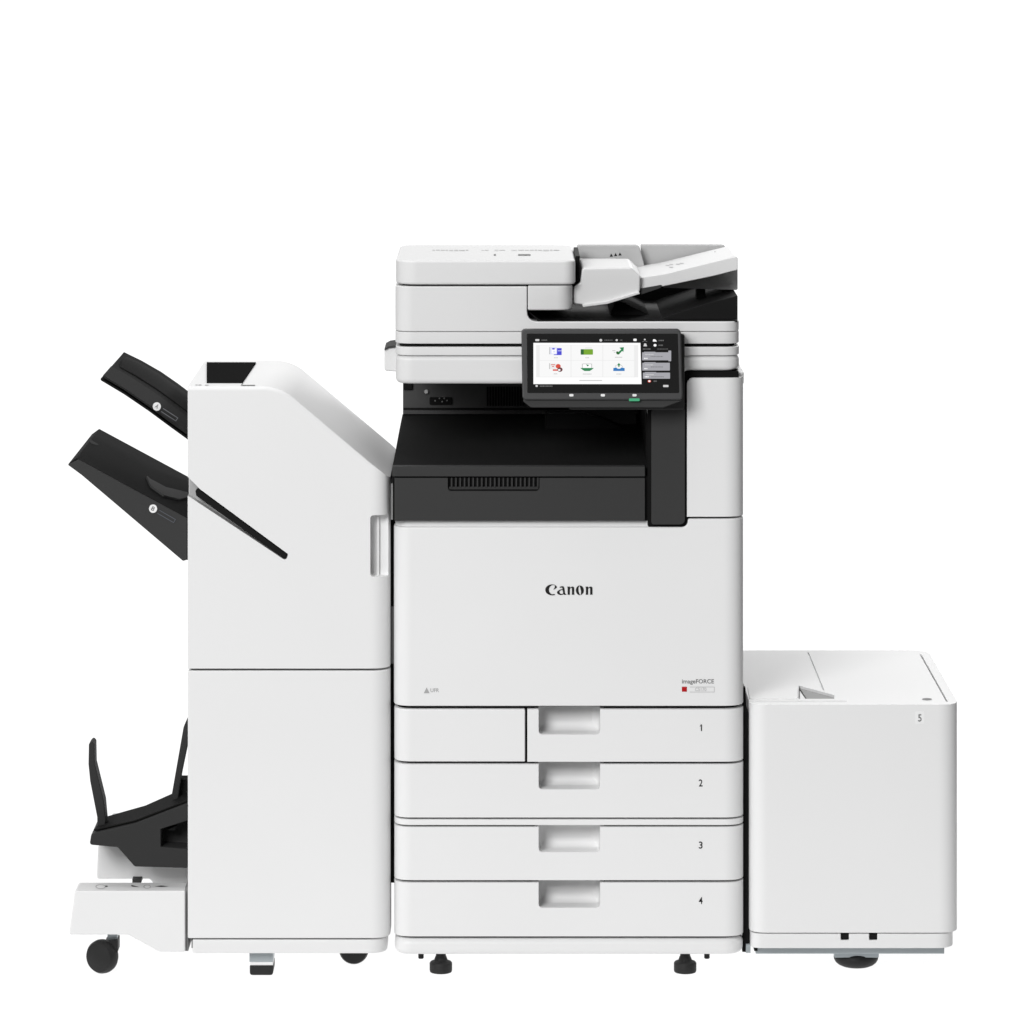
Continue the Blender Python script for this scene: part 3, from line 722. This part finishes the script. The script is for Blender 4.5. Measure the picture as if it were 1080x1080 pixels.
slab(hz, [G(x, y, 0.02) for x, y in ring], [G(x, y, -0.010) for x, y in ring]); fix(hz)
b = boolean(b, [c, line_cut(852.3, 688, 868.8, 728, 1.3), line_cut(970.6, 689.5, 999, 740, 1.8, 0.006), hz])
body = part('deck_body', b, WHITE, dk, 0.0022, 3)
part('grip_wedge', plate([G(843.2, 725.5, -0.004), G(851, 736.5, -0.004), G(843.2, 736.5, -0.004)], 0.02, (0, 0, -1)), WHITE, body, 0.0006)
part('front_ledge', plate([G(x, y, 0.0022) for x, y in ((788.5, 725.5), (841.5, 725.5), (841.5, 737.6), (790.5, 737.6))], 0.004, (0, 0, -1)), WHITE, body, 0.0006)
part('latch_flap', plate([G(x, y, -0.003) for x, y in ((843.6, 724.2), (879.4, 733.8), (879.6, 736.8), (852, 736.8))], 0.03, (0, 0, -1)), MGREY, body, 0.0006)
part('seam_liner', flat_polys([([(970.2, 689.8), (971.2, 689.8), (999.4, 739.6), (998.2, 739.6)], 0)], G, (0, 0, 1), -0.0045), MGREY, body, 0, smooth=False)
part('sensor_window', flat_polys([(C(977.6, 737.6, 5.2, 1.2, n=20), 0)], G, (0, 0, 1), 0.0005), GINK, body, 0, smooth=False)
stk = part('number_tag', prism(rect(965.4, 750.4, 974.8, 763.4, 1), -0.0004, 0.001), STICK, body, 0)
part('tag_digit', text_bm('5', 968.2, 753.3, 972, 761, lambda x, y: P(x, y, -0.0004)), GINK, stk, 0, smooth=False)
b = plan(792, 1006.8, 984.8, 1000.2, 0.004, 0.5, 0.02, 0.034)
b = boolean(b, [prism(rect(887, 980, 895.6, 992.2, 1.2), -0.05, 0.02), prism(rect(917, 980, 925.6, 992.2, 1.2), -0.05, 0.02)])
pl = part('deck_plinth', b, WHITE, dk, 0.0015, 2)
for x in (887, 917):
    part('latch_slot', prism(rect(x + .3, 984.6, x + 8.3, 991.8, 1), 0.008, 0.018), TRAY, pl, 0)
part('deck_chassis', plan(795, 1000, 960, 990, 0.02, 0.5), CORE, dk, 0)
part('base_plate', join([prism(rect(797, 999, 996, 1006), 0.03, 0.48)]), METAL, dk, 0.001)
part('plate_end', prism(rect(795.5, 1000, 799, 1003), 0.026, 0.05), BLACK, dk, 0)
part('caster_bracket', prism(rect(880, 1000, 927, 1010, 1), 0.06, 0.12), METAL, dk, 0.001)
cc_ = P(904, 1012, 0.07); H = 0.0345
pr = []
for i in range(13):
    a = math.pi * (i / 12 - 0.5)
    pr.append((max(0.004, 0.0405 * math.cos(a * 0.94) ** 0.7), H / 2 + H / 2 * math.sin(a)))
part('support_foot', lathe((cc_.x, 0.095, 0.0), pr, 'Z', 40), RUBBER, dk, 0, ang=60)
part('docking_rail', prism([(783, 725), (786.2, 725), (787.2, 745), (790, 753), (790.6, 1004), (783, 1004)], 0.035, 0.05), BLACK, dk, 0)
part('rail_trim', prism(rect(786.8, 996, 791.6, 1005), 0.028, 0.06), METAL, dk, 0)
